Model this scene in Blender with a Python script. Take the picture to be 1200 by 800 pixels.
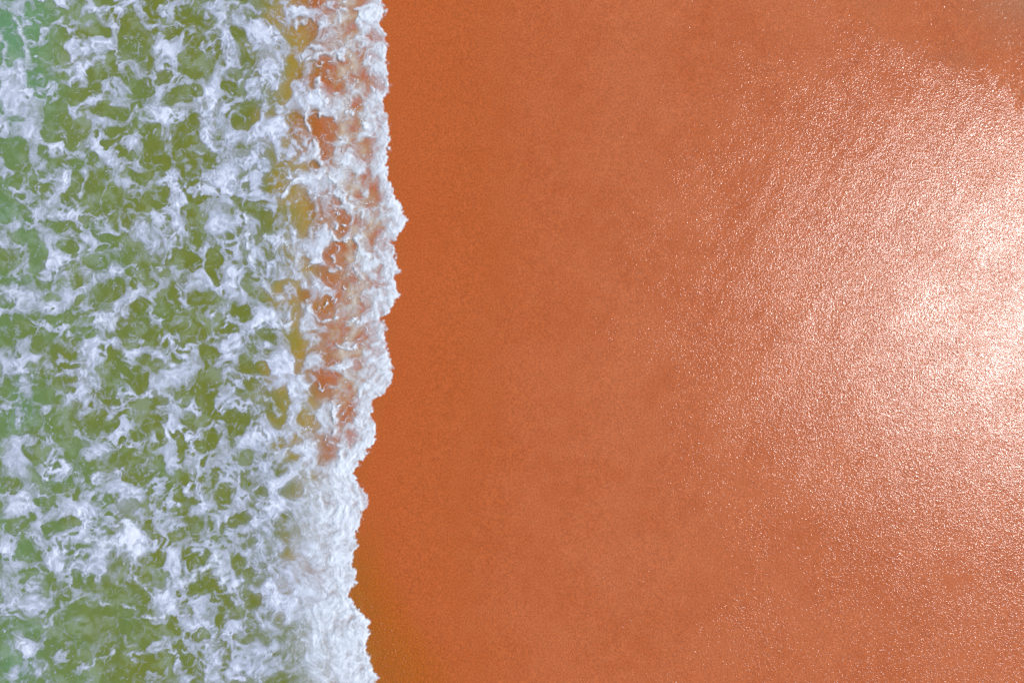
import bpy, math
import numpy as np

for o in list(bpy.data.objects):
    bpy.data.objects.remove(o)
scene = bpy.context.scene

# ------------------------------------------------------------------ camera
M = 0.03                                    # metres of beach to one map unit
CAM_H = 24.0
cam_data = bpy.data.cameras.new("camera")
cam_data.sensor_width = 36.0
cam_data.lens = 24.0
cam_data.clip_start = 0.1
cam_data.clip_end = 20000.0
cam = bpy.data.objects.new("camera", cam_data)
cam.location = (0.0, 0.0, CAM_H)
cam.rotation_euler = (0.0, 0.0, 0.0)        # straight down, sea to the left
scene.collection.objects.link(cam)
scene.camera = cam

# ------------------------------------------------------------------ light
SUN_ZENITH = 36.6                           # degrees from straight up
SUN_AZ = 5.0                                # degrees from +X towards +Y
zen, az = math.radians(SUN_ZENITH), math.radians(SUN_AZ)
world = bpy.data.worlds.new("World")
scene.world = world
world.use_nodes = True
wn = world.node_tree
wn.nodes.clear()
sky = wn.nodes.new("ShaderNodeTexSky")
sky.sky_type = 'NISHITA'
sky.sun_disc = False
sky.sun_elevation = math.radians(90.0 - SUN_ZENITH)
sky.sun_rotation = math.radians(90.0 - SUN_AZ)
bg = wn.nodes.new("ShaderNodeBackground")
bg.inputs["Strength"].default_value = 0.11
wo = wn.nodes.new("ShaderNodeOutputWorld")
wn.links.new(sky.outputs[0], bg.inputs[0])
wn.links.new(bg.outputs[0], wo.inputs[0])

sun_data = bpy.data.lights.new("sun", 'SUN')
sun_data.energy = 3.2
sun_data.angle = math.radians(0.53)
sun_data.color = (1.0, 0.985, 0.975)
sun = bpy.data.objects.new("sun", sun_data)
sun.rotation_euler = (0.0, zen, az)         # light comes from +X, a little +Y
sun.location = (30, 0, 40)
scene.collection.objects.link(sun)

scene.view_settings.view_transform = 'Standard'
scene.view_settings.look = 'None'
scene.view_settings.exposure = 0.0
scene.view_settings.gamma = 1.0
scene.render.engine = 'CYCLES'
scene.cycles.transparent_max_bounces = 12
scene.cycles.use_denoising = False

# ------------------------------------------------------------------ noise
def _hash(ix, iy, seed):
    h = (ix.astype(np.uint32) * np.uint32(374761393)
         + iy.astype(np.uint32) * np.uint32(668265263)
         + np.uint32((seed * 2246822519) & 0xffffffff))
    h = (h ^ (h >> np.uint32(13))) * np.uint32(1274126177)
    return h ^ (h >> np.uint32(16))

_ANG = np.arange(256) * (2 * math.pi / 256)
_GX, _GY = np.cos(_ANG).astype(np.float32), np.sin(_ANG).astype(np.float32)

def noise(x, y, seed=0):
    """gradient noise, about -1..1"""
    x = np.asarray(x, np.float32); y = np.asarray(y, np.float32)
    x, y = np.broadcast_arrays(x, y)
    fx, fy = np.floor(x), np.floor(y)
    ix, iy = fx.astype(np.int64), fy.astype(np.int64)
    dx, dy = x - fx, y - fy
    u = dx * dx * dx * (dx * (dx * 6 - 15) + 10)
    v = dy * dy * dy * (dy * (dy * 6 - 15) + 10)
    def g(ox, oy):
        h = _hash(ix + ox, iy + oy, seed) & np.uint32(255)
        return _GX[h] * (dx - ox) + _GY[h] * (dy - oy)
    a = g(0, 0); a += u * (g(1, 0) - a)
    b = g(0, 1); b += u * (g(1, 1) - b)
    return (a + v * (b - a)) * 1.5

def fbm(x, y, seed=0, octaves=4, gain=0.5):
    t, a, n = 0.0, 1.0, 0.0
    for k in range(octaves):
        t = t + a * noise(x * 2.03 ** k + 17.3 * k, y * 2.03 ** k - 9.1 * k, seed + k)
        n += a; a *= gain
    return t / n

def worley(x, y, seed=0):
    """distances to the two nearest of one random point per cell"""
    fx, fy = np.floor(x), np.floor(y)
    ix, iy = fx.astype(np.int64), fy.astype(np.int64)
    d1 = np.full(x.shape, 9., np.float32); d2 = d1.copy()
    for oy in (-1, 0, 1):
        for ox in (-1, 0, 1):
            h = _hash(ix + ox, iy + oy, seed)
            px = fx + ox + (h & np.uint32(1023)) / 1023.0
            py = fy + oy + ((h >> np.uint32(10)) & np.uint32(1023)) / 1023.0
            d = np.hypot(x - px, y - py).astype(np.float32)
            d2 = np.minimum(d2, np.maximum(d1, d)); d1 = np.minimum(d1, d)
    return d1, d2

def sstep(a, b, x):
    t = np.clip((x - a) / (b - a), 0, 1)
    return t * t * (3 - 2 * t)

# ------------------------------------------------------------------ shore
SHORE = [(-400, 440), (-250, 456), (-120, 444), (-50, 452),
 (0,450),(10,453),(20,452),(30,446),(40,455),(60,457),(75,456),(90,456),(100,461),(108,460),
 (115,452),(125,452),(140,456),(150,460),(160,459),(175,458),(190,456),(200,456),(210,458),
 (222,463),(235,467),(245,475),(260,478),(268,477),(275,470),(283,464),(295,465),(310,468),
 (318,471),(328,465),(335,468),(345,470),(355,465),(365,458),(372,450),(380,453),(400,455),
 (415,458),(425,460),(440,464),(447,460),(455,456),(462,450),(468,439),(475,437),(490,440),
 (500,444),(510,442),(520,438),(530,433),(540,425),(550,420),(553,418),(560,421),(570,426),
 (580,432),(590,435),(600,428),(612,424),(620,421),(630,420),(640,420),(650,416),(660,416),
 (668,420),(675,422),(685,417),(695,413),(705,416),(715,424),(725,435),(735,436),(745,433),
 (755,432),(765,434),(775,438),(785,439),(792,447),(800,444),
 (850, 452), (930, 438), (1050, 455), (1250, 440)]
SY = np.array([p[0] for p in SHORE], np.float32)
SX = np.array([p[1] for p in SHORE], np.float32)

def shore(py):
    far = np.clip((np.abs(py - 400) - 700) / 400, 0, 1)
    return np.interp(py, SY, SX) + far * 40 * noise(py / 300.0, 0 * py, 77)

def smooth_shore(py):
    w = 0
    for k in (-40, -20, 0, 20, 40):
        w = w + shore(py + k)
    return w / 5

def depth_and_bed(px, py):
    """water depth over the sand and height of the sand, in metres"""
    D = smooth_shore(py) - px
    wob = 26 * noise(px / 80.0, py / 60.0, 5) + 16 * noise(px / 26.0, py / 22.0, 6)
    Dd = D + np.where(D > 0, wob * np.clip(D / 60, 0, 1), 0)
    Dd = Dd + 52 * sstep(430, 560, py) * np.clip(D / 60, 0, 1) * (1 - sstep(1000, 1200, py))
    dep = np.interp(Dd, [-60, 0, 40, 70, 97, 150, 200, 300, 460, 900, 4000, 60000],
                    [0, .012, .022, .05, .14, .62, .95, 1.1, 1.35, 2.2, 6, 20])
    dep = dep + 0.35 * np.exp(-(((px + 10) / 70) ** 2 + ((py - 20) / 130) ** 2))
    # thin backwash sheet lying on the sand below the foam edge
    low = sstep(560, 690, py) * (1 - sstep(1000, 1200, py))
    edge = 42 + 22 * fbm(px / 60.0, py / 45.0, 9, 3) + 22 * sstep(700, 800, py)
    film = 0.035 * low * np.clip(1 + D / edge, 0, 1) ** 1.4 * (1 + .5 * noise(px / 5, py / 4, 12) + .5 * noise(px / 14, py / 10, 13))
    rest = 0.008 * np.clip(1 + D / 10, 0, 1)
    dep = np.where(D > 0, dep + 0.035 * low * np.clip(1 - D / 40, 0, 1), np.maximum(film, rest))
    rise = np.interp(-D, [0, 60, 750, 2500, 6000, 60000], [0, .02, .45, 1.8, 3.0, 4.0])
    bed = np.where(D > 0, -np.interp(Dd, [0, 40, 70, 97, 150, 200, 300, 460, 900, 4000, 60000],
                                     [0, .01, .035, .13, .61, .95, 1.1, 1.35, 2.2, 6, 20]), rise)
    near = np.exp(-(np.maximum(np.abs(px - 700) - 700, 0) / 300) ** 2) * np.exp(-(np.maximum(np.abs(py - 400) - 550, 0) / 300) ** 2)
    u = (px * .80 + py * .60); v = (-px * .60 + py * .80)
    # low swells and faint run-off lines that cross the beach diagonally
    und = .016 * fbm(px / 170, py / 170, 31, 3) + .0062 * fbm(u / 26, v / 80, 32, 3) + .0022 * fbm(u / 10, v / 30, 33, 2) + .0016 * fbm(u / 9, v / 9, 36, 2)
    bed = bed + und * near * sstep(20, -60, D)
    return dep, bed

# ------------------------------------------------------------------ meshes
def grid_object(name, xs, ys, Z, mat, attrs=None, keep=None, faces=None):
    """one sheet over the map axes xs, ys (map units) with heights Z (metres)"""
    nx, ny = len(xs), len(ys)
    PX, PY = np.meshgrid(xs, ys)
    co = np.stack([(PX - 600) * M, (400 - PY) * M, Z], -1).reshape(-1, 3).astype(np.float32)
    idx = np.arange(nx * ny).reshape(ny, nx)
    quads = np.stack([idx[1:, :-1], idx[1:, 1:], idx[:-1, 1:], idx[:-1, :-1]], -1).reshape(-1, 4)
    if keep is not None:
        k = keep.reshape(ny, nx)
        kq = (k[1:, :-1] | k[1:, 1:] | k[:-1, 1:] | k[:-1, :-1]).reshape(-1)
        if faces is not None: kq &= faces.reshape(ny, nx)[:-1, :-1].reshape(-1)
        quads = quads[kq]
        used = np.unique(quads)
        remap = np.full(nx * ny, -1, np.int64); remap[used] = np.arange(len(used))
        quads = remap[quads]; co = co[used]
    else:
        used = slice(None)
    me = bpy.data.meshes.new(name)
    me.vertices.add(len(co)); me.vertices.foreach_set("co", co.ravel())
    me.loops.add(quads.size); me.loops.foreach_set("vertex_index", quads.ravel().astype(np.int32))
    me.polygons.add(len(quads))
    me.polygons.foreach_set("loop_start", np.arange(0, quads.size, 4, dtype=np.int32))
    me.polygons.foreach_set("use_smooth", np.ones(len(quads), dtype=bool))
    for an, A in (attrs or {}).items():
        a = me.attributes.new(an, 'FLOAT', 'POINT')
        a.data.foreach_set("value", np.ascontiguousarray(A.reshape(-1)[used], np.float32))
    me.update(calc_edges=True)
    me.materials.append(mat)
    ob = bpy.data.objects.new(name, me)
    scene.collection.objects.link(ob)
    return ob

def axis(lo, hi, step, far_lo, far_hi, grow=1.35):
    core = np.arange(lo, hi + step * .5, step, dtype=np.float64)
    left, s, x = [], step, lo
    while x > far_lo:
        s *= grow; x -= s; left.append(x)
    right, s, x = [], step, core[-1]
    while x < far_hi:
        s *= grow; x += s; right.append(x)
    return np.concatenate([left[::-1], core, right])

# ------------------------------------------------------------------ node help
class NT:
    def __init__(self, name):
        self.mat = bpy.data.materials.new(name)
        self.mat.use_nodes = True
        self.t = self.mat.node_tree
        self.t.nodes.clear()
        self.out = self.t.nodes.new("ShaderNodeOutputMaterial")
    def n(self, kind, **kw):
        nd = self.t.nodes.new("ShaderNode" + kind)
        for k, v in kw.items():
            if k.startswith("i_"):
                key = k[2:]
                key = int(key) if key.isdigit() else key.replace("_", " ")
                self.put(nd.inputs[key], v)
            else:
                setattr(nd, k, v)
        return nd
    def put(self, sock, v):
        if isinstance(v, bpy.types.NodeSocket):
            self.t.links.new(v, sock)
        else:
            if sock.type == 'RGBA' and len(v) == 3:
                v = (*v, 1)
            sock.default_value = v
    def attr(self, name):
        return self.n("Attribute", attribute_name=name).outputs["Fac"]
    def math(self, op, a, b=0.0, c=None, clamp=False):
        nd = self.n("Math", operation=op, use_clamp=clamp)
        self.put(nd.inputs[0], a); self.put(nd.inputs[1], b)
        if c is not None: self.put(nd.inputs[2], c)
        return nd.outputs[0]
    def mix(self, f, a, b):
        nd = self.n("Mix", data_type='RGBA')
        self.put(nd.inputs[0], f); self.put(nd.inputs[6], a); self.put(nd.inputs[7], b)
        return nd.outputs[2]
    def ramp(self, f, a, b, lo=0.0, hi=1.0):
        nd = self.n("MapRange", interpolation_type='SMOOTHSTEP')
        self.put(nd.inputs[0], f)
        for k, v in zip((1, 2, 3, 4), (a, b, lo, hi)): self.put(nd.inputs[k], v)
        return nd.outputs[0]
    def pos(self, sx=1, sy=1, sz=1):
        g = self.n("NewGeometry")
        m = self.n("Mapping", vector_type='POINT')
        self.put(m.inputs[0], g.outputs["Position"])
        m.inputs["Scale"].default_value = (sx, sy, sz)
        return m.outputs[0]
    def noise(self, v, scale, detail=2, rough=.5, dist=0.0):
        nd = self.n("TexNoise")
        self.put(nd.inputs["Vector"], v)
        nd.inputs["Scale"].default_value = scale
        nd.inputs["Detail"].default_value = detail
        nd.inputs["Roughness"].default_value = rough
        nd.inputs["Distortion"].default_value = dist
        return nd.outputs["Fac"]

# ------------------------------------------------------------------ sand
def sand_material():
    t = NT("wet_orange_sand")
    p = t.pos()
    gloss = t.attr("gloss"); wet = t.attr("wet")
    big = t.noise(p, .35, 4, .55)
    mid = t.noise(p, 2.2, 4, .6)
    grain = t.noise(p, 17, 3, .75)
    base = t.mix(t.ramp(big, .36, .64), (.472, .109, .029), (.505, .127, .039))
    base = t.mix(t.ramp(mid, .35, .72, 0, .55), base, (.54, .147, .048))
    base = t.mix(t.math('MULTIPLY', t.ramp(wet, 0, 1), .8), base, (.475, .099, .016))
    film = t.attr("film")
    fm = t.math('MULTIPLY', film, t.ramp(t.noise(p, 9, 5, .8), .38, .60, .25, 1))
    base = t.mix(fm, base, (.42, .104, .004))
    base = t.mix(t.attr("grey"), base, (.36, .17, .085))
    gv = t.ramp(grain, .25, .75, .74, 1.27)
    hs = t.n("HueSaturation")
    t.put(hs.inputs["Color"], base); t.put(hs.inputs["Value"], gv)
    # fine wet relief
    r1 = t.noise(p, 15, 2, .6)
    r2 = t.noise(t.pos(1, 1.35, 1), 29, 1, .6)
    h = t.math('ADD', t.math('MULTIPLY', r1, .70), t.math('MULTIPLY', r2, .30))
    bump = t.n("Bump")
    bump.inputs["Distance"].default_value = .05
    t.put(bump.inputs["Strength"], t.attr("relief"))
    t.put(bump.inputs["Height"], h)
    # glossy skin of water, broken into separate wet facets where it dries out
    patch = t.noise(p, 13, 2, .55)
    g = t.ramp(t.math('ADD', patch, gloss), .86, .98)
    pr = t.n("BsdfPrincipled")
    t.put(pr.inputs["Base Color"], hs.outputs[0])
    t.put(pr.inputs["Normal"], bump.outputs[0])
    t.put(pr.inputs["Roughness"], t.ramp(g, 0, 1, .62, .155))
    t.put(pr.inputs["Specular IOR Level"], t.ramp(g, 0, 1, .14, .34))
    # thin water skin over the grains: a smoother second gloss
    b2 = t.n("Bump")
    b2.inputs["Distance"].default_value = .05
    b2.inputs["Strength"].default_value = .10
    t.put(b2.inputs["Height"], t.noise(p, 7, 4, .65))
    t.put(pr.inputs["Coat Weight"], t.math('MULTIPLY', t.ramp(gloss, .35, .65), .09))
    pr.inputs["Coat Roughness"].default_value = .26
    pr.inputs["Coat IOR"].default_value = 1.33
    t.put(pr.inputs["Coat Normal"], b2.outputs[0])
    t.t.links.new(pr.outputs[0], t.out.inputs[0])
    return t.mat

def build_sand():
    xs = axis(180, 1330, 3.0, -120000, 120000)
    ys = axis(-130, 930, 3.0, -120000, 120000)
    PX, PY = np.meshgrid(xs, ys)
    dep, bed = depth_and_bed(PX, PY)
    D = smooth_shore(PY) - PX
    # how much of a water skin is left on the sand
    n = fbm(PX / 120, PY / 120, 41, 4)
    line = PY - np.interp(PX, [850, 960, 1010, 1060, 1110, 1150, 1200, 1330], [-70, 0, 38, 72, 90, 98, 150, 250])
    dry = sstep(26, -34, line + 20 * n + 16 * noise(PX / 14, PY / 14, 45))
    low = sstep(600, 800, PY + 60 * n)
    gloss = .62 - .33 * dry - .20 * low + .10 * n - .22 * sstep(90, -10, PY + 40 * n) * sstep(1080, 960, PX)
    relief = (.365 + .14 * fbm(PX / 70, PY / 70, 43, 4)) * (.8 + .2 * sstep(500, 800, PX)) * np.ones_like(PX)
    filmy = sstep(-72, -8, D + 22 * n - 22 * sstep(720, 640, PY) + 34 * sstep(690, 800, PY)) * sstep(590, 690, PY) * (1 - sstep(1000, 1200, PY))
    relief = relief * (1 + 1.2 * filmy + .45 * low + .35 * dry)
    grey = .55 * np.exp(-(((PX - 1200) / 70) ** 2 + ((PY - 5) / 40) ** 2)) + .20 * sstep(-.1, .5, fbm(PX / 90, PY / 50, 44, 3)) * dry
    wet = sstep(-330, -10, D + 30 * n) * .8
    ob = grid_object("sand_beach", xs, ys, bed, sand_material(),
                     {"gloss": gloss, "relief": relief, "grey": grey, "wet": wet, "film": filmy})
    ob["kind"] = "structure"
    ob["label"] = "wet orange sand beach glittering in the sun at the right"
    ob["category"] = "beach"
    return ob

# ------------------------------------------------------------------ water
def swell(px, py):
    s = .05 * fbm(px / 75, py / 55, 51, 3) + .018 * fbm(px / 16, py / 14, 54, 2)
    return s

def water_material():
    t = NT("turbid_sea_water")
    d = t.attr("depth"); milk = t.attr("milk")
    p = t.pos()
    def ex(k): return t.math('EXPONENT', t.math('MULTIPLY', d, -k))
    tr = t.n("CombineColor")
    for k, c in zip((.25, .25, 1.3), ("Red", "Green", "Blue")): t.put(tr.inputs[c], ex(k))
    f = t.math('SUBTRACT', 1.0, ex(3.6))
    f = t.math('MAXIMUM', f, milk)
    n = t.noise(p, .5, 3, .5)
    teal = t.ramp(t.math('ADD', d, t.math('MULTIPLY', n, .9)), 1.35, 2.4)
    col = t.mix(t.ramp(d, .08, .75), (.56, .36, .055), (.165, .190, .030))
    col = t.mix(teal, col, (.115, .255, .125))
    mcol = t.mix(t.ramp(d, .08, .5), (.80, .70, .60), (.42, .50, .44))
    col = t.mix(milk, col, mcol)
    bump = t.n("Bump")
    bump.inputs["Distance"].default_value = .05
    bump.inputs["Strength"].default_value = .35
    t.put(bump.inputs["Height"], t.noise(p, 7, 3, .6))
    dif = t.n("BsdfDiffuse"); t.put(dif.inputs["Color"], col)
    tra = t.n("BsdfTransparent"); t.put(tra.inputs["Color"], tr.outputs[0])
    body = t.n("MixShader"); t.put(body.inputs[0], f)
    t.put(body.inputs[1], tra.outputs[0]); t.put(body.inputs[2], dif.outputs[0])
    gl = t.n("BsdfGlossy"); gl.inputs["Roughness"].default_value = .12
    t.put(gl.inputs["Normal"], bump.outputs[0])
    fr = t.n("Fresnel"); fr.inputs["IOR"].default_value = 1.33
    frs = t.math("MULTIPLY", fr.outputs[0], t.ramp(d, .001, .03))
    t.put(fr.inputs["Normal"], bump.outputs[0])
    mx = t.n("MixShader")
    t.put(mx.inputs[0], frs); t.put(mx.inputs[1], body.outputs[0]); t.put(mx.inputs[2], gl.outputs[0])
    t.t.links.new(mx.outputs[0], t.out.inputs[0])
    return t.mat

def water_level(px, py):
    dep, bed = depth_and_bed(px, py)
    D = smooth_shore(py) - px
    return dep, bed + dep + swell(px, py) * np.clip((D - 20) / 80, 0, 1) * np.exp(-np.maximum(np.hypot(px - 200, py - 400) - 1500, 0) / 3000)

# ------------------------------------------------------------------ foam map
# open water seen between the foam: x, y, half-width, half-height[, turn, milkiness]
HOLES = [
(18,48,14,28,0,.15),(53,18,17,8,15),(58,6,16,4,25),(122,4,14,5),(179,9,9,13),(60,68,24,12),(72,45,10,12,20),(42,40,12,10,0,.1),
(112,37,18,6,-10),(152,48,14,25),(163,52,14,22,0,.3),(202,40,8,9),(186,33,8,5,0,.4),(222,20,18,14,0,.1),(240,26,13,6,0,.2),
(279,40,10,11),(231,48,9,6,0,.2),(226,74,19,18,0,.1),(243,78,10,12,0,.3),(113,86,10,9),(131,74,5,13),(136,90,6,5),(49,100,7,6),
(39,100,3,6),(50,84,4,5),(76,92,8,3),(45,114,7,3),(58,115,3,4),(83,112,9,9),(97,115,8,10,0,.15),(109,105,6,6),
(165,108,14,11),(175,101,8,7),(154,93,6,8),(193,90,5,9,0,.2),(178,72,5,10,0,.1),(212,112,13,11,0,.35),(228,108,8,9,0,.2),
(270,104,10,7,0,.15),(281,87,9,9,0,.3),(287,65,10,8,20,.35),(68,140,16,19),(85,160,12,12),(95,148,12,11,0,.3),(60,160,9,8),
(130,132,19,8),(135,153,9,6),(147,150,6,8,0,.2),(129,166,8,6),(115,157,4,3),(176,155,14,13),(180,178,14,15),(186,190,12,11),
(216,160,14,15),(209,178,8,11),(226,145,9,8,0,.3),(283,140,14,12,0,.15),(297,132,8,12,0,.15),(235,172,9,6,0,.3),(247,186,10,10,0,.1),
(227,182,8,5,0,.2),(140,179,3,5),(113,187,10,8,0,.15),(85,194,11,6),(125,198,8,5),(172,190,5,8),(16,178,17,17,0,.05),(30,192,8,10),
(56,178,6,5,0,.2),(72,194,7,5),(25,140,9,6,0,.35),(2,152,5,6,0,.2),(4,128,5,6,0,.4),(88,17,4,6),
(8,243,12,17),(41,216,8,10),(56,226,7,11),(18,214,5,8),(6,220,6,4),(26,243,5,5),(41,240,5,3),(25,251,3,3),(38,256,7,4,20),(42,262,5,2),
(71,235,4,7),(113,222,19,20),(120,238,17,10),(132,232,12,14),(84,230,9,16),(88,215,8,10),(161,209,16,8),(174,206,7,6),(180,235,14,9),
(163,244,14,7,30),(193,224,6,7),(225,207,13,8),(232,233,7,6),(222,222,4,4),(232,262,10,19),(225,248,8,9),(231,280,6,8),
(72,264,15,8,15),(105,260,9,5,-20),(28,278,17,11,10),(42,290,11,9,20),(46,306,12,12),(75,288,12,6),(124,280,12,8,25),(143,285,7,8),
(115,273,4,5),(116,292,7,4),(112,308,14,8,30),(158,294,12,10,-20),(148,304,10,5),(169,311,9,5,-10),(210,300,12,12),(224,308,12,10),
(225,316,9,4),(203,306,5,8),(192,320,10,7,35),(185,315,4,6),(174,330,8,5),(92,329,5,10),(95,351,5,5),(55,327,12,8),(31,329,9,7,0,.35),
(10,327,12,6,0,.2),(127,342,20,12,0,.15),(140,334,8,8,0,.2),(120,360,14,7,0,.45),(160,335,4,8),(198,360,17,12),(200,344,13,5),
(155,374,19,14,-30),(150,385,14,10),(175,390,13,11),(172,355,7,6),(252,310,11,19),(240,350,19,8,-10),(250,298,8,6),(284,366,9,11),
(290,334,6,10),(294,246,8,11),(277,230,5,5),(224,386,18,11),(261,388,6,6),(273,390,5,6),(80,368,9,7,0,.1),(65,376,11,8),(89,383,5,5),
(97,375,6,5),(62,347,9,4),(25,385,12,10),(38,392,12,7),(10,380,9,10),(24,372,6,4),(8,397,8,6),(62,396,8,4),(106,395,5,4),(127,390,5,6),
(8,354,11,5),(10,302,12,8,0,.4),(228,370,11,4),
(47,405,11,9),(25,416,3,4),(65,415,6,9),(80,412,9,5,50),(43,427,13,6,-30,.4),(27,444,12,6),(50,460,12,13,0,.1),(48,440,10,7,0,.4),
(10,458,11,6),(16,466,6,4),(81,431,10,4),(98,429,4,6,0,.3),(81,446,8,5,0,.2),(65,447,4,4),(78,460,8,4,0,.2),(132,435,9,24),(127,460,13,10),
(129,415,5,6),(145,437,5,9),(161,445,14,11),(170,423,9,7,0,.2),(153,401,8,6),(175,402,8,5),(220,402,7,4),(185,429,10,7,0,.25),
(246,412,14,11),(243,455,14,27),(254,440,9,15,0,.3),(245,475,10,10),(242,492,8,4),(291,426,10,11),(294,455,9,11),(278,497,13,15),
(272,515,6,10),(38,492,12,14,15),(24,507,7,4),(63,492,7,14,20),(84,487,11,13,0,.3),(72,508,10,13),(109,498,13,15,40),(118,487,8,8),
(131,501,7,6,-30),(145,487,5,5),(127,514,4,3),(162,482,10,13),(176,471,11,9,0,.1),(194,469,9,7,0,.35),(184,458,6,8,0,.4),(183,496,11,10),
(187,512,6,14),(208,510,9,4,20),(214,525,6,10),(215,540,5,6,0,.2),(224,492,9,9,0,.2),(237,492,5,5),(217,472,5,5),(258,487,5,5),
(248,513,10,12,0,.1),(48,519,4,9),(83,528,8,14),(99,522,9,6,0,.4),(46,533,12,9),(31,530,5,5),(114,542,7,9),(100,550,7,14),(128,543,10,5),
(145,530,14,8),(160,540,9,9),(143,542,8,5),(161,557,14,10),(173,553,7,9,0,.35),(184,541,8,5),(178,526,6,4),(60,571,17,7),(41,557,7,5),
(80,562,5,5),(88,576,4,8),(12,564,10,8,0,.1),(3,573,6,6),(17,578,5,4),(50,587,8,5),(213,561,11,6,40),(262,580,8,12),(289,535,9,8),
(151,590,15,9,0,.4),(172,593,8,5,0,.4),(223,589,9,9,0,.3),(212,583,8,5,0,.3),(110,572,6,3),
(20,616,12,10,0,.1),(37,604,8,4,0,.2),(75,614,18,8,-5),(60,620,7,8),(88,629,6,3,-30),(57,630,5,5,0,.2),(31,645,6,10,-20),(11,656,4,3),
(21,653,3,3),(33,669,8,5),(51,668,9,4,20),(56,684,5,10,-15),(43,683,7,5,0,.4),(88,674,6,9,0,.4),(93,685,5,8,0,.2),(150,604,15,5,0,.4),
(176,621,7,12),(183,652,13,11),(184,638,9,7),(202,631,9,7),(230,652,13,15),(226,614,12,9,0,.4),(280,609,11,9,0,.2),(291,638,7,7,0,.3),
(278,660,8,14,0,.2),(289,676,6,7),(291,695,6,6),(236,687,15,13),(258,688,6,10),(137,672,17,22,0,.5),(122,686,8,12,0,.45),
(150,700,21,12),(122,712,26,14),(155,740,19,22),(160,718,14,13),(105,728,22,14),(78,735,18,16),(95,715,15,10),(92,745,15,11),(70,712,14,6,-40),
(40,736,13,10),(15,733,17,7,10),(60,718,11,5,-30),(130,762,18,10),(147,782,18,15),(122,785,14,12),(160,787,12,12),(95,762,10,9),
(105,794,13,8),(84,774,6,6),(57,768,11,9),(72,758,6,7),(60,753,8,5),(5,770,9,15),(20,770,7,6),(4,750,4,5),(72,787,16,9),(43,797,9,5),
(173,772,12,9),(192,772,12,9,0,.15),(212,759,6,9),(217,775,7,10),(193,737,20,6,-10),(178,742,8,8),(208,737,6,5),(235,743,12,8),
(257,727,4,9),(280,716,9,7,0,.2),(287,748,9,5),(170,677,6,9),(185,683,10,9,0,.4),(197,674,5,6,0,.2),(207,696,3,3),(66,693,2,4),(107,682,3,10),
(306,9,5,5,0,.2),(318,13,5,5,0,.3),(334,10,4,4,0,.3),(355,36,13,8),(343,50,10,7),(354,53,8,6),(344,81,9,10),(335,90,8,7),(330,107,9,10),
(338,114,7,6),(302,116,4,5),(408,36,12,12,0,.35),(387,17,6,5,0,.2),(415,19,4,8,-20,.1),(421,3,9,5,0,.2),(399,6,4,5,0,.2),
(385,87,15,13,30),(397,96,9,9,0,.1),(408,75,11,9,30,.1),(366,92,4,8),(400,110,10,7,0,.45),(380,150,17,14,20),(398,147,9,8,0,.15),
(375,162,8,8),(348,140,8,6,0,.15),(337,157,3,4),(317,185,9,10,0,.3),(335,190,7,5,0,.3),(372,193,8,6),(385,180,6,8,0,.2),(357,194,7,5,0,.3),
(417,127,7,6,0,.3),(425,95,10,12,0,.55),(427,175,9,8,0,.45),(412,150,8,8,0,.5),
(354,250,11,12),(360,261,6,6),(357,272,7,5,0,.3),(352,228,9,6,0,.5),(306,250,9,12),(310,268,8,7,0,.2),(400,237,9,5,0,.4),(396,256,8,6,0,.2),
(397,271,12,5,0,.1),(420,265,8,9,0,.25),(435,270,4,6,-20,.05),(440,230,3,5,-30),(417,219,4,9,-30,.3),(442,218,6,8,0,.4),(432,238,8,7,0,.4),
(402,288,15,6),(400,303,14,10,0,.05),(410,290,8,8,0,.1),(385,293,9,10,0,.2),(372,316,12,6),(382,325,10,6,0,.15),(397,330,12,8,0,.15),
(411,333,8,6,0,.2),(406,348,13,7,0,.1),(412,362,12,12,0,.45),(382,360,13,10),(355,345,8,7,0,.2),(327,337,8,7),(337,328,4,4),(348,372,8,10,0,.4),
(350,390,8,8,0,.3),(304,343,5,6),(390,378,14,7,0,.15),(397,389,9,9,0,.1),(312,395,11,5),(382,395,7,5,0,.3),(412,391,11,8,0,.45),(425,330,7,8,0,.55),
(385,405,11,6,0,.35),(391,418,9,8,0,.2),(416,415,9,6,0,.3),(387,443,15,8,0,.3),(373,458,10,7),(387,460,6,5,0,.1),(372,471,9,6,0,.3),
(407,450,6,4,0,.1),(409,468,7,15,0,.45),(405,487,9,8,0,.5),(352,412,9,8,0,.1),(350,430,6,8,0,.15),(310,430,8,9),(328,467,10,15),(325,488,9,9),
(362,495,12,9,0,.45),(380,525,10,13,0,.5),(385,538,8,6,0,.45),(328,550,6,5,0,.2),(342,575,10,7,0,.3),(308,575,8,8,0,.2),(347,536,7,4,0,.3),
(335,627,7,7,0,.3),(327,617,4,4,0,.3),(337,650,9,9,0,.2),(306,680,6,6,0,.1),(332,685,10,5,25,.55),(304,703,5,9),(325,722,6,4,0,.2),
(309,748,6,6,0,.2),(367,667,9,5,0,.75),(376,684,7,5,20,.8),(350,762,7,6,0,.5),
]
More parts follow.
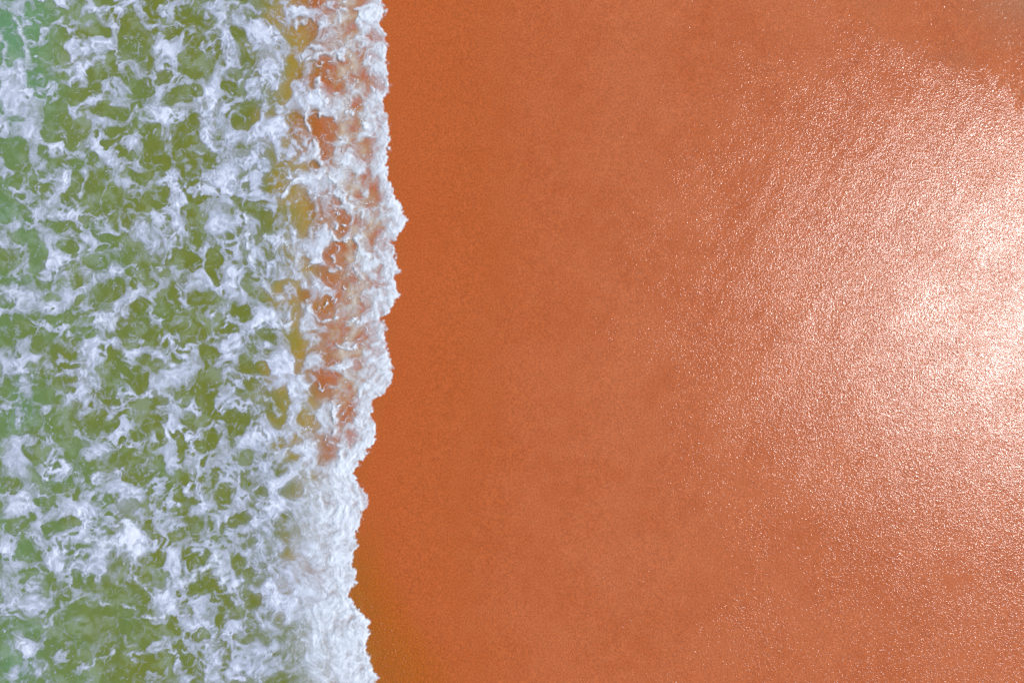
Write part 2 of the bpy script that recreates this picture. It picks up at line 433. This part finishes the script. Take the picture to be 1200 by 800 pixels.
# thick crests and bursts of foam: width, strength, then points
CRESTS = [
(3.0,.9,[(291,254),(289,272),(292,290),(298,306)]),(7,1,[(150,612),(151,630),(160,642)]),(4,.8,[(105,635),(125,640),(148,632)]),
(4,.8,[(207,684),(222,673),(240,665),(258,660)]),(5,.9,[(250,645),(257,662),(264,682)]),(2.2,.7,[(157,655),(164,680),(177,702)]),
(2,.6,[(112,696),(122,704),(135,707),(156,711)]),(1.6,.5,[(134,22),(133,45),(136,66),(144,86)]),(2.4,.6,[(93,232),(94,214),(101,205),(112,200)]),
(1.3,.5,[(123,249),(119,231),(124,217),(132,210)]),(2.4,.6,[(170,356),(178,366),(186,374)]),(2.6,.6,[(54,730),(68,716),(84,706),(106,692)]),
(3,.7,[(110,376),(125,380),(140,372),(153,360),(160,345)]),(2.5,.6,[(0,336),(20,345),(40,352),(60,352)]),(2,.5,[(83,232),(95,250),(110,255)]),
(2,.6,[(110,760),(112,770),(124,770),(134,765)]),(2,.5,[(163,758),(152,752),(148,742)]),(3,.8,[(168,722),(182,724),(196,712)]),
(3,.7,[(348,6),(352,22),(346,32)]),(3.5,.9,[(372,95),(378,110),(385,125),(376,133)]),(3,.8,[(364,70),(372,62),(392,60),(402,68)]),
(3,.8,[(362,120),(362,142),(364,160),(372,180),(380,196)]),(3,.9,[(330,232),(345,215),(362,208),(380,206),(398,212)]),
(2.5,.8,[(370,232),(385,228),(400,229),(410,236)]),(3,.8,[(400,212),(404,228),(406,250)]),(2.5,.8,[(384,274),(394,282),(408,279),(425,283)]),
(2,.7,[(386,298),(388,310),(398,317)]),(2.5,.7,[(410,325),(421,317),(428,330)]),(2.5,.8,[(362,352),(366,368),(376,376),(394,372)]),
(2.5,.7,[(312,275),(325,285),(340,295),(352,310)]),(3,.7,[(300,325),(312,335),(318,350),(330,352)]),(2.4,.8,[(392,400),(402,408),(418,406)]),
(3,.8,[(300,380),(315,372),(330,380),(345,378)]),(3,.8,[(392,470),(398,490),(392,505)]),(3,.7,[(300,510),(315,520),(335,530),(360,525),(372,518)]),
(2,.6,[(309,462),(322,472),(326,486)]),(3.5,.8,[(300,30),(312,48),(318,60)]),(2.4,.7,[(308,95),(313,112),(310,125)]),
(2.5,.6,[(240,122),(262,112),(285,118)]),(3,.6,[(160,132),(190,132),(215,128)]),(3,.7,[(20,22),(30,42),(36,64),(40,80)]),
(2.5,.6,[(195,8),(204,24),(215,34)]),(3,.6,[(0,95),(12,80),(8,40)]),(3.5,.7,[(256,30),(262,12),(275,2)]),
]

def blur(A, n):
    for ax in (0, 1):
        for _ in range(2):
            P = np.concatenate([np.repeat(np.take(A, [0], ax), n + 1, ax), A, np.repeat(np.take(A, [-1], ax), n, ax)], ax)
            c = np.cumsum(P, ax, dtype=np.float64)
            A = ((np.take(c, np.arange(2 * n + 1, c.shape[ax]), ax) - np.take(c, np.arange(0, c.shape[ax] - 2 * n - 1), ax)) / (2 * n + 1)).astype(np.float32)
    return A

def streaks(psi, src, steps, h):
    """smear src along the contour lines of psi: foam drawn out by the currents"""
    gy, gx = np.gradient(psi)
    vx, vy = -gy, gx
    L = np.sqrt(vx * vx + vy * vy) + 1e-6
    vx, vy = vx / L, vy / L
    ny, nx = psi.shape
    J, I = np.meshgrid(np.arange(ny), np.arange(nx), indexing='ij')
    acc = src.copy(); wsum = 1.0
    for sgn in (1, -1):
        x, y = I.astype(np.float32), J.astype(np.float32)
        for k in range(steps):
            i = np.clip(np.rint(x).astype(np.int32), 0, nx - 1); j = np.clip(np.rint(y).astype(np.int32), 0, ny - 1)
            x = x + sgn * h * vx[j, i]; y = y + sgn * h * vy[j, i]
            i = np.clip(np.rint(x).astype(np.int32), 0, nx - 1); j = np.clip(np.rint(y).astype(np.int32), 0, ny - 1)
            w = 1 - k / steps
            acc += w * src[j, i]
        wsum += 2 * (steps + 1) / 2
    acc = acc / wsum
    acc = acc - blur(acc, 12)
    return np.clip(acc / (2.2 * acc.std() + 1e-6), -1, 1).astype(np.float32)

# dense knots of foam where the strands are thrown together: x, y, radius
KNOTS = [(153,628,17),(163,644,11),(140,634,9),(148,612,8),(258,662,9),(264,678,7),(14,342,12),(38,350,12),(128,377,9),(145,368,8),(20,112,12),(30,150,8),
(100,58,9),(186,60,8),(190,125,11),(245,150,10),(280,20,10),(305,50,10),(78,350,8),(100,428,9),(112,446,8),(200,440,9),(206,480,9),
(15,545,11),(20,700,13),(42,688,10),(45,785,8),(35,760,9),(250,790,11),(255,768,9),(232,640,7),(118,640,9),(60,320,8),(215,270,8),(170,270,9),
(60,232,7),(270,60,8),(300,110,9),(262,180,8),(300,190,8),(28,445,8),(300,300,8),(275,330,7),(180,640,6),(14,590,9),(70,600,7)]

class FoamMap:
    def __init__(self, x0, x1, y0, y1, step, inner=True):
        self.step = step
        self.xs = np.arange(x0, x1 + step * .5, step)
        self.ys = np.arange(y0, y1 + step * .5, step)
        self.X, self.Y = [a.astype(np.float32) for a in np.meshgrid(self.xs, self.ys)]
        X, Y = self.X, self.Y
        self.S = (shore(self.ys)[:, None] - X).astype(np.float32)
        # eddies bend every outline
        e = 1 + .25 * noise(X / 140, Y / 140, 90)
        self.U = X + e * (6.5 * noise(X / 34, Y / 34, 101) + 4.0 * noise(X / 13, Y / 13, 103) + 1.5 * noise(X / 5.5, Y / 5.5, 105) + .7 * noise(X / 2.6, Y / 2.6, 107))
        self.V = Y + e * (6.5 * noise(X / 34, Y / 34, 102) + 4.0 * noise(X / 13, Y / 13, 104) + 1.5 * noise(X / 5.5, Y / 5.5, 106) + .7 * noise(X / 2.6, Y / 2.6, 108))
        self.fib = np.zeros_like(X)
        self.rag = np.clip(.5 + .75 * fbm(X / 9, Y / 9, 111, 3), .08, 1)
        self.soft = np.clip(.5 + .5 * fbm(X / 60, Y / 60, 109, 3) + .15, .12, 1.2)
    def window(self, x, y, r):
        i0 = max(int((x - r - self.xs[0]) / self.step), 0); i1 = min(int((x + r - self.xs[0]) / self.step) + 2, len(self.xs))
        j0 = max(int((y - r - self.ys[0]) / self.step), 0); j1 = min(int((y + r - self.ys[0]) / self.step) + 2, len(self.ys))
        if i1 <= i0 or j1 <= j0: return None
        return slice(j0, j1), slice(i0, i1)
    def cut(self, A, hole):
        x, y, rx, ry = hole[:4]
        a = math.radians(hole[4]) if len(hole) > 4 else 0.0
        m = hole[5] if len(hole) > 5 else 0.0
        k = 1.10 if x < 330 else 1.24
        rx, ry, m = rx * k, ry * k, m * (1.0 if x < 300 else .85)
        w = self.window(x, y, max(rx, ry) * 1.6 + 16)
        if w is None: return
        dx, dy = self.U[w] - x, self.V[w] - y
        c, s = math.cos(a), math.sin(a)
        q = np.sqrt(((dx * c + dy * s) / rx) ** 2 + ((-dx * s + dy * c) / ry) ** 2)
        d = (q - 1) * math.sqrt(rx * ry)
        sf = self.soft[w] * min(1.0, (max(rx, ry) / 7.0) ** .7)
        if x > 362: m, sf = min(1, m + .08), sf * 1.8
        d = d + self.fib[w] * min(1.0, max(rx, ry) / 6.0)
        A[w] *= m + (1 - m) * sstep(-.6 - 2.2 * sf, .8 + 2.0 * sf, d)
    def stroke(self, A, crest):
        wd, st, pts = crest
        for (xa, ya), (xb, yb) in zip(pts, pts[1:]):
            L = math.hypot(xb - xa, yb - ya)
            w = self.window((xa + xb) / 2, (ya + yb) / 2, L / 2 + wd * 3 + 14)
            if w is None: continue
            dx, dy = self.U[w] - xa, self.V[w] - ya
            tt = np.clip((dx * (xb - xa) + dy * (yb - ya)) / (L * L), 0, 1)
            d = np.hypot(dx - tt * (xb - xa), dy - tt * (yb - ya))
            rag = self.rag[w]
            A[w] = np.maximum(A[w], st * np.clip(.25 + 1.1 * rag, 0, 1) * np.exp(-(d / (wd * (.35 + 1.5 * rag))) ** 2))

def random_holes(rng, x0, x1, y0, y1, n, skip):
    out = []
    while len(out) < n:
        x, y = rng.uniform(x0, x1), rng.uniform(y0, y1)
        if skip and 0 < x < 480 and 0 < y < 800: continue
        if x > shore(y) - 35: continue
        r = rng.choice([4, 6, 9, 12, 17], p=[.2, .25, .25, .2, .1]) * rng.uniform(.8, 1.2)
        e = rng.uniform(.6, 1.0)
        out.append((x, y, r, r * e, rng.uniform(0, 180), rng.choice([0, 0, .2, .4])))
    return out

def foam_field(x0, x1, y0, y1, step, seed):
    F = FoamMap(x0, x1, y0, y1, step)
    X, Y, U, V, S = F.X, F.Y, F.U, F.V, F.S
    rng = np.random.default_rng(seed)
    area = (x1 - x0) * (y1 - y0)
    holes = HOLES + random_holes(rng, x0, min(x1, 430), y0, y1, int(area / 420), True)
    A = np.ones_like(X)
    for h in holes: F.cut(A, h)
    b = max(int(round(5 / step)), 1)
    psi = blur(A, b) * 6 + 3.2 * noise(X / 46, Y / 46, 200) + .5 * noise(X / 20, Y / 20, 201) + Y * .085 + X * .05 * noise(X / 150, Y / 150, 205)
    src = noise(X / (3.0 * step), Y / (3.0 * step), 202) + .8 * noise(X / (6 * step), Y / (6 * step), 203)
    lic = streaks(psi, src, 9, .8)
    lic2 = streaks(psi, noise(X / (6 * step), Y / (6 * step), 204), 10, 1.0)
    amp = sstep(-.5, .45, fbm(X / 50, Y / 50, 206, 2))
    lic2 = lic2 * (.45 + .55 * amp) + .45 * (1 - amp) * fbm(U / 8, V / 8, 207, 3)
    F.fib = 1.6 * lic + 2.4 * lic2
    A = np.ones_like(X)
    for h in holes: F.cut(A, h)
    # little openings inside the foam
    msk = fbm(X / 45, Y / 45, 120, 3)
    nsm = int(min(area / 28, 20000))
    B = np.ones_like(X)
    sx = rng.uniform(x0, x1, nsm); sy = rng.uniform(y0, y1, nsm)
    sr = rng.uniform(1.0, 3.4, nsm) * np.where(rng.random(nsm) < .15, 1.7, 1)
    sm = rng.uniform(.0, .6, nsm)
    for k in range(nsm):
        if step > 2 and sr[k] < step: continue
        F.cut(B, (sx[k], sy[k], sr[k], sr[k] * .75, rng.uniform(0, 180), sm[k]))
    near = sstep(330, 400, X + 12 * msk)                     # the swash, right of the lacy surf
    B = 1 - (1 - B) * sstep(-.35, .15, msk) * (1 - .6 * near)
    A *= B
    # marbling of the foam itself: wisps drawn out along the eddies
    w1 = fbm(U / 16, V / 16, 130, 3); w2 = fbm(U / 16 + 7, V / 16 - 5, 133, 3)
    UU, VV = U + 11 * w1, V + 11 * w2
    wisp = 1 - np.abs(fbm(UU / 9.5, VV / 9.5, 140, 4, .55)) * 2.6
    fine = 1 - np.abs(fbm(UU / 3.6, VV / 3.6, 146, 3, .6)) * 2.4
    body = fbm(UU / 26, VV / 26, 150, 4)
    # lace: chains of small cells where the foam thins out
    d1, d2 = worley(U / 10 + .5 * w1, V / 10 + .5 * w2, 190)
    e1, e2 = worley(U / 5.0 + .6 * w2, V / 5.0 - .6 * w1, 191)
    lace = np.clip(1 - (d2 - d1) / .34, 0, 1); lace2 = np.clip(1 - (e2 - e1) / .5, 0, 1)
    d3, d4 = worley(U / 19 + .35 * w1, V / 19 + .35 * w2, 193)
    lace3 = np.clip(1 - (d4 - d3) / .16, 0, 1)
    net = np.maximum(np.maximum(.9 * lace, lace3), .35 * lace2)
    thin = .7 * sstep(-.02, .42, fbm(X / 38, Y / 38, 192, 3)) * (1 - .5 * near)
    lk = 1 - .72 * near
    thick = blur(A, max(int(4 / step), 1))
    rid = np.clip(1 - np.abs(fbm(U / 6.5 + .8 * w1, V / 6.5 + .8 * w2, 152, 3, .5)) * 3.4, 0, 1) ** 1.5
    rid2 = np.clip(1 - np.abs(fbm(UU / 17, VV / 17, 155, 4, .5)) * 5.0, 0, 1) ** 1.3
    dens = .385 + .48 * body + lk * (.05 * lic + .12 * lic2) + .12 * (wisp - .45) + .50 * (thick - .55) + .26 * (4 * A * (1 - A)) * (1 - near) + .07 * rid + .26 * rid2 * sstep(-.3, .4, noise(X / 40, Y / 40, 157))
    soft_body = fbm(U / 7, V / 7, 151, 4)
    dens = dens + near * (.30 * soft_body - .16 * (wisp - .45))
    # the sheet of wash behind the front lets the sand show pink through it
    pink = np.exp(-((S - 52 - 14 * noise(Y / 30, X / 200, 210)) / 27) ** 2) * sstep(520, 430, Y)
    dens = dens - pink * (.10 + .55 * fbm(U / 13, V / 17, 211, 4) + .10 * lic)
    foam = A * dens * (1 - thin + thin * (.40 + .95 * net))
    # threads and scraps adrift on the open water
    th = sstep(.80, .99, 1 - np.abs(fbm(UU / 15, VV / 15, 160, 3)) * 2.2) * sstep(-.15, .4, fbm(X / 30, Y / 30, 163, 2))
    foam = np.maximum(foam, .36 * th * (.7 + .5 * lic))
    veil = sstep(0, .6, fbm(X / 28, Y / 28, 165, 4)) * np.clip(.45 + .5 * lic2 + .25 * lic, 0, 1)
    foam = np.maximum(foam, .30 * veil)
    C = np.zeros_like(X)
    for c in CRESTS: F.stroke(C, c)
    # milky sheet closer to the shore, thickest low down
    sheet = sstep(225, 330, X + 25 * msk) * (.34 + .16 * sstep(480, 640, Y)) + .05 * sstep(520, 640, Y) * sstep(120, 220, X)
    sheet = sheet * np.clip(.75 + .9 * body + .25 * lic * lk + .35 * (wisp - .45), 0, 1.5) * (.35 + .65 * sstep(.1, .7, thick)) * (1 - .75 * pink)
    foam = np.maximum(foam, sheet)
    foam = np.maximum(foam, pink * (.36 + .26 * soft_body + .34 * rid2) * (.35 + .65 * A))
    # fine bright threads
    tb = fbm(U / 24 + .3 * w1, V / 24 + .3 * w2, 212, 3)
    tb2 = fbm(U / 13 + .3 * w2, V / 13 - .3 * w1, 216, 3)
    thr = sstep(.055, .012, np.abs(tb)) * sstep(-.1, .35, noise(X / 17, Y / 17, 215))
    thr = np.maximum(thr, .75 * sstep(.065, .02, np.abs(tb2)) * sstep(.0, .4, noise(X / 21, Y / 21, 218)))
    foam = np.maximum(foam, (.56 + .25 * near) * thr * (.75 + .5 * lic))
    K = np.zeros_like(X)
    for kx, ky, kr in KNOTS:
        w = F.window(kx, ky, kr * 3 + 14)
        if w is None: continue
        d = np.hypot(F.U[w] - kx, F.V[w] - ky) + 6 * lic2[w] + 4 * noise(F.U[w] / 6, F.V[w] / 6, 220)
        K[w] = np.maximum(K[w], np.exp(-(d / (kr * (.65 + .8 * F.rag[w]))) ** 2))
    # the open pool below the burst
    foam = foam * (1 - .72 * np.exp(-(((F.U - 122) / 58) ** 2 + ((F.V - 728) / 27) ** 2) ** 1.5))
    speck = sstep(.62, .85, noise(X / 1.7, Y / 1.7, 221)) * sstep(-.2, .4, fbm(X / 20, Y / 20, 222, 2))
    foam = np.maximum(foam, .42 * speck * sstep(420, 380, X))
    web = .42 * lace3 * sstep(-.25, .2, noise(X / 24, Y / 24, 231)) * (1 - .5 * near)
    foam = np.maximum(foam, web * (.8 + .4 * lic))
    foam = np.maximum(foam, K * (.52 + .60 * np.exp(-((X - 155) / 16) ** 2 - ((Y - 632) / 18) ** 2) + .25 * fine + .1 * lic))
    foam = np.maximum(foam, C * (.75 + .35 * fine))
    # frothy front of the swash
    ragged = S + 3.5 * noise(X / 9, Y / 9, 170) + 2.6 * noise(X / 4, Y / 4, 171) + 1.4 * noise(X / 2.2, Y / 2.2, 172)
    frontw = 15 + 10 * fbm(Y / 40, X / 90, 175, 2) + 26 * sstep(480, 600, Y)
    front = sstep(frontw + 14, frontw - 12, S)
    front_d = .70 + .26 * soft_body + .18 * body + .14 * (fine - .4) + .07 * lic + .06 * lic2 + .20 * fbm(U / 6, V / 6, 179, 3) + .22 * noise(X / 14, Y / 18, 178)
    foam = foam + (np.maximum(foam, front_d) - foam) * front * (.62 + .13 * sstep(440, 540, Y))
    lowf = sstep(330, 380, X) * sstep(520, 600, Y)
    foam = foam + (np.maximum(foam, .8 * front_d + .05) - foam) * lowf * .8
    rim = sstep(0.0, 4.5, ragged)
    foam = np.clip(foam, 0, 1.15) * rim
    dry = np.clip(sstep(300, 420, X + 20 * msk) + .5 * C + .25 * np.clip(w1, 0, 1), 0, 1)
    # relief
    hgt = .012 + .034 * np.clip(foam, 0, 1) ** 1.5 + .010 * lic2 * foam + .005 * lic * foam + .006 * fine * foam + (.026 + .03 * near) * C
    hgt += .035 * near * foam * (1 - np.abs(fbm(UU / 14, VV / 14, 180, 2)) * 2)
    hgt *= sstep(-1, 6, ragged) * .9 + .1
    milk = np.clip((sstep(0, 12, 12 * (1 - A)) * 0 + sstep(.1, .55, fbm(X / 22, Y / 22, 185, 3)) * .45), 0, 1)
    return F, foam.astype(np.float32), hgt, dry, S

def foam_material(name):
    t = NT(name)
    p = t.pos()
    cov = t.attr("cover"); dry = t.attr("dry")
    fn = t.noise(p, 24, 3, .65)
    bub = t.noise(p, 60, 2, .6)
    a = t.math('ADD', cov, t.math('MULTIPLY', t.math('SUBTRACT', fn, .5), .10))
    a = t.ramp(a, .0, .88, 0, .97)
    a = t.math('MULTIPLY', a, t.ramp(cov, .0, .12))
    col = t.mix(dry, (.54, .58, .69), (.71, .76, .80))
    col = t.mix(t.ramp(cov, .62, 1.05, 0, .8), col, (.77, .80, .87))
    bump = t.n("Bump")
    bump.inputs["Distance"].default_value = .04
    bump.inputs["Strength"].default_value = .22
    t.put(bump.inputs["Height"], t.math('ADD', t.math('MULTIPLY', fn, .7), t.math('MULTIPLY', bub, .3)))
    pr = t.n("BsdfPrincipled")
    t.put(pr.inputs["Base Color"], col)
    pr.inputs["Roughness"].default_value = .75
    pr.inputs["Specular IOR Level"].default_value = .25
    t.put(pr.inputs["Normal"], bump.outputs[0])
    tr = t.n("BsdfTransparent")
    mx = t.n("MixShader")
    t.put(mx.inputs[0], a); t.put(mx.inputs[1], tr.outputs[0]); t.put(mx.inputs[2], pr.outputs[0])
    t.t.links.new(mx.outputs[0], t.out.inputs[0])
    return t.mat

def build_foam(x0, x1, y0, y1, step, seed, mat, sheets, cut_inner=None):
    F, foam, hgt, dry, S = foam_field(x0, x1, y0, y1, step, seed)
    dep, wz = water_level(F.X, F.Y)
    keep = foam > .03
    if cut_inner:
        a, b, c, d = cut_inner
        keep &= ~((F.X >= a) & (F.X <= b) & (F.Y >= c) & (F.Y <= d))
    edge = S < 88 + 14 * noise(F.X / 30, F.Y / 30, 230)
    for name, label, mask in sheets:
        fmask = None if mask is None else (edge if mask == "edge" else ~edge)
        ob = grid_object(name, F.xs, F.ys, wz + .004 + hgt, mat, {"cover": foam, "dry": dry}, keep, fmask)
        ob["kind"] = "stuff"; ob["label"] = label; ob["category"] = "foam"

def build_water():
    xs = axis(-120, 525, 2.0, -120000, 530, 1.05)
    xs = xs[xs < 560]
    ys = axis(-130, 930, 2.0, -120000, 120000, 1.05)
    PX, PY = np.meshgrid(xs, ys)
    dep, wz = water_level(PX, PY)
    keep = dep > .0015
    w1 = fbm(PX / 20, PY / 20, 186, 3)
    milk = .25 * sstep(.0, .6, fbm(PX / 30 + .5 * w1, PY / 30 - .4 * w1, 185, 3) + .55 * (1 - 2.4 * np.abs(fbm(PX / 16 + w1, PY / 16 + w1, 187, 4))) - .25) * sstep(350, 300, PX)
    S = shore(ys)[:, None] - PX
    milk = np.maximum(milk, .70 * np.exp(-((S - 48) / 26) ** 2) * sstep(560, 440, PY) * np.clip(.6 + 1.1 * fbm(PX / 12, PY / 14, 188, 3), 0, 1.3))
    ob = grid_object("sea_water", xs, ys, wz, water_material(), {"depth": dep, "milk": milk}, keep)
    ob["kind"] = "structure"
    ob["label"] = "shallow olive green sea water under lacy foam at the left"
    ob["category"] = "sea"
    return ob

build_sand()
build_water()
fm = foam_material("sea_foam")
build_foam(-110, 482, -110, 910, 1.0, 3, fm, [
    ("surf_foam", "lacy lavender white foam drifting over the green sea water", "open"),
    ("swash_foam", "white frothy band of foam where the wave runs up on the orange sand", "edge")])
build_foam(-910, 486, -910, 1710, 4.0, 4, fm, [
    ("distant_surf_foam", "white foam on the sea farther along the beach", None)], cut_inner=(-106, 490, -106, 906))
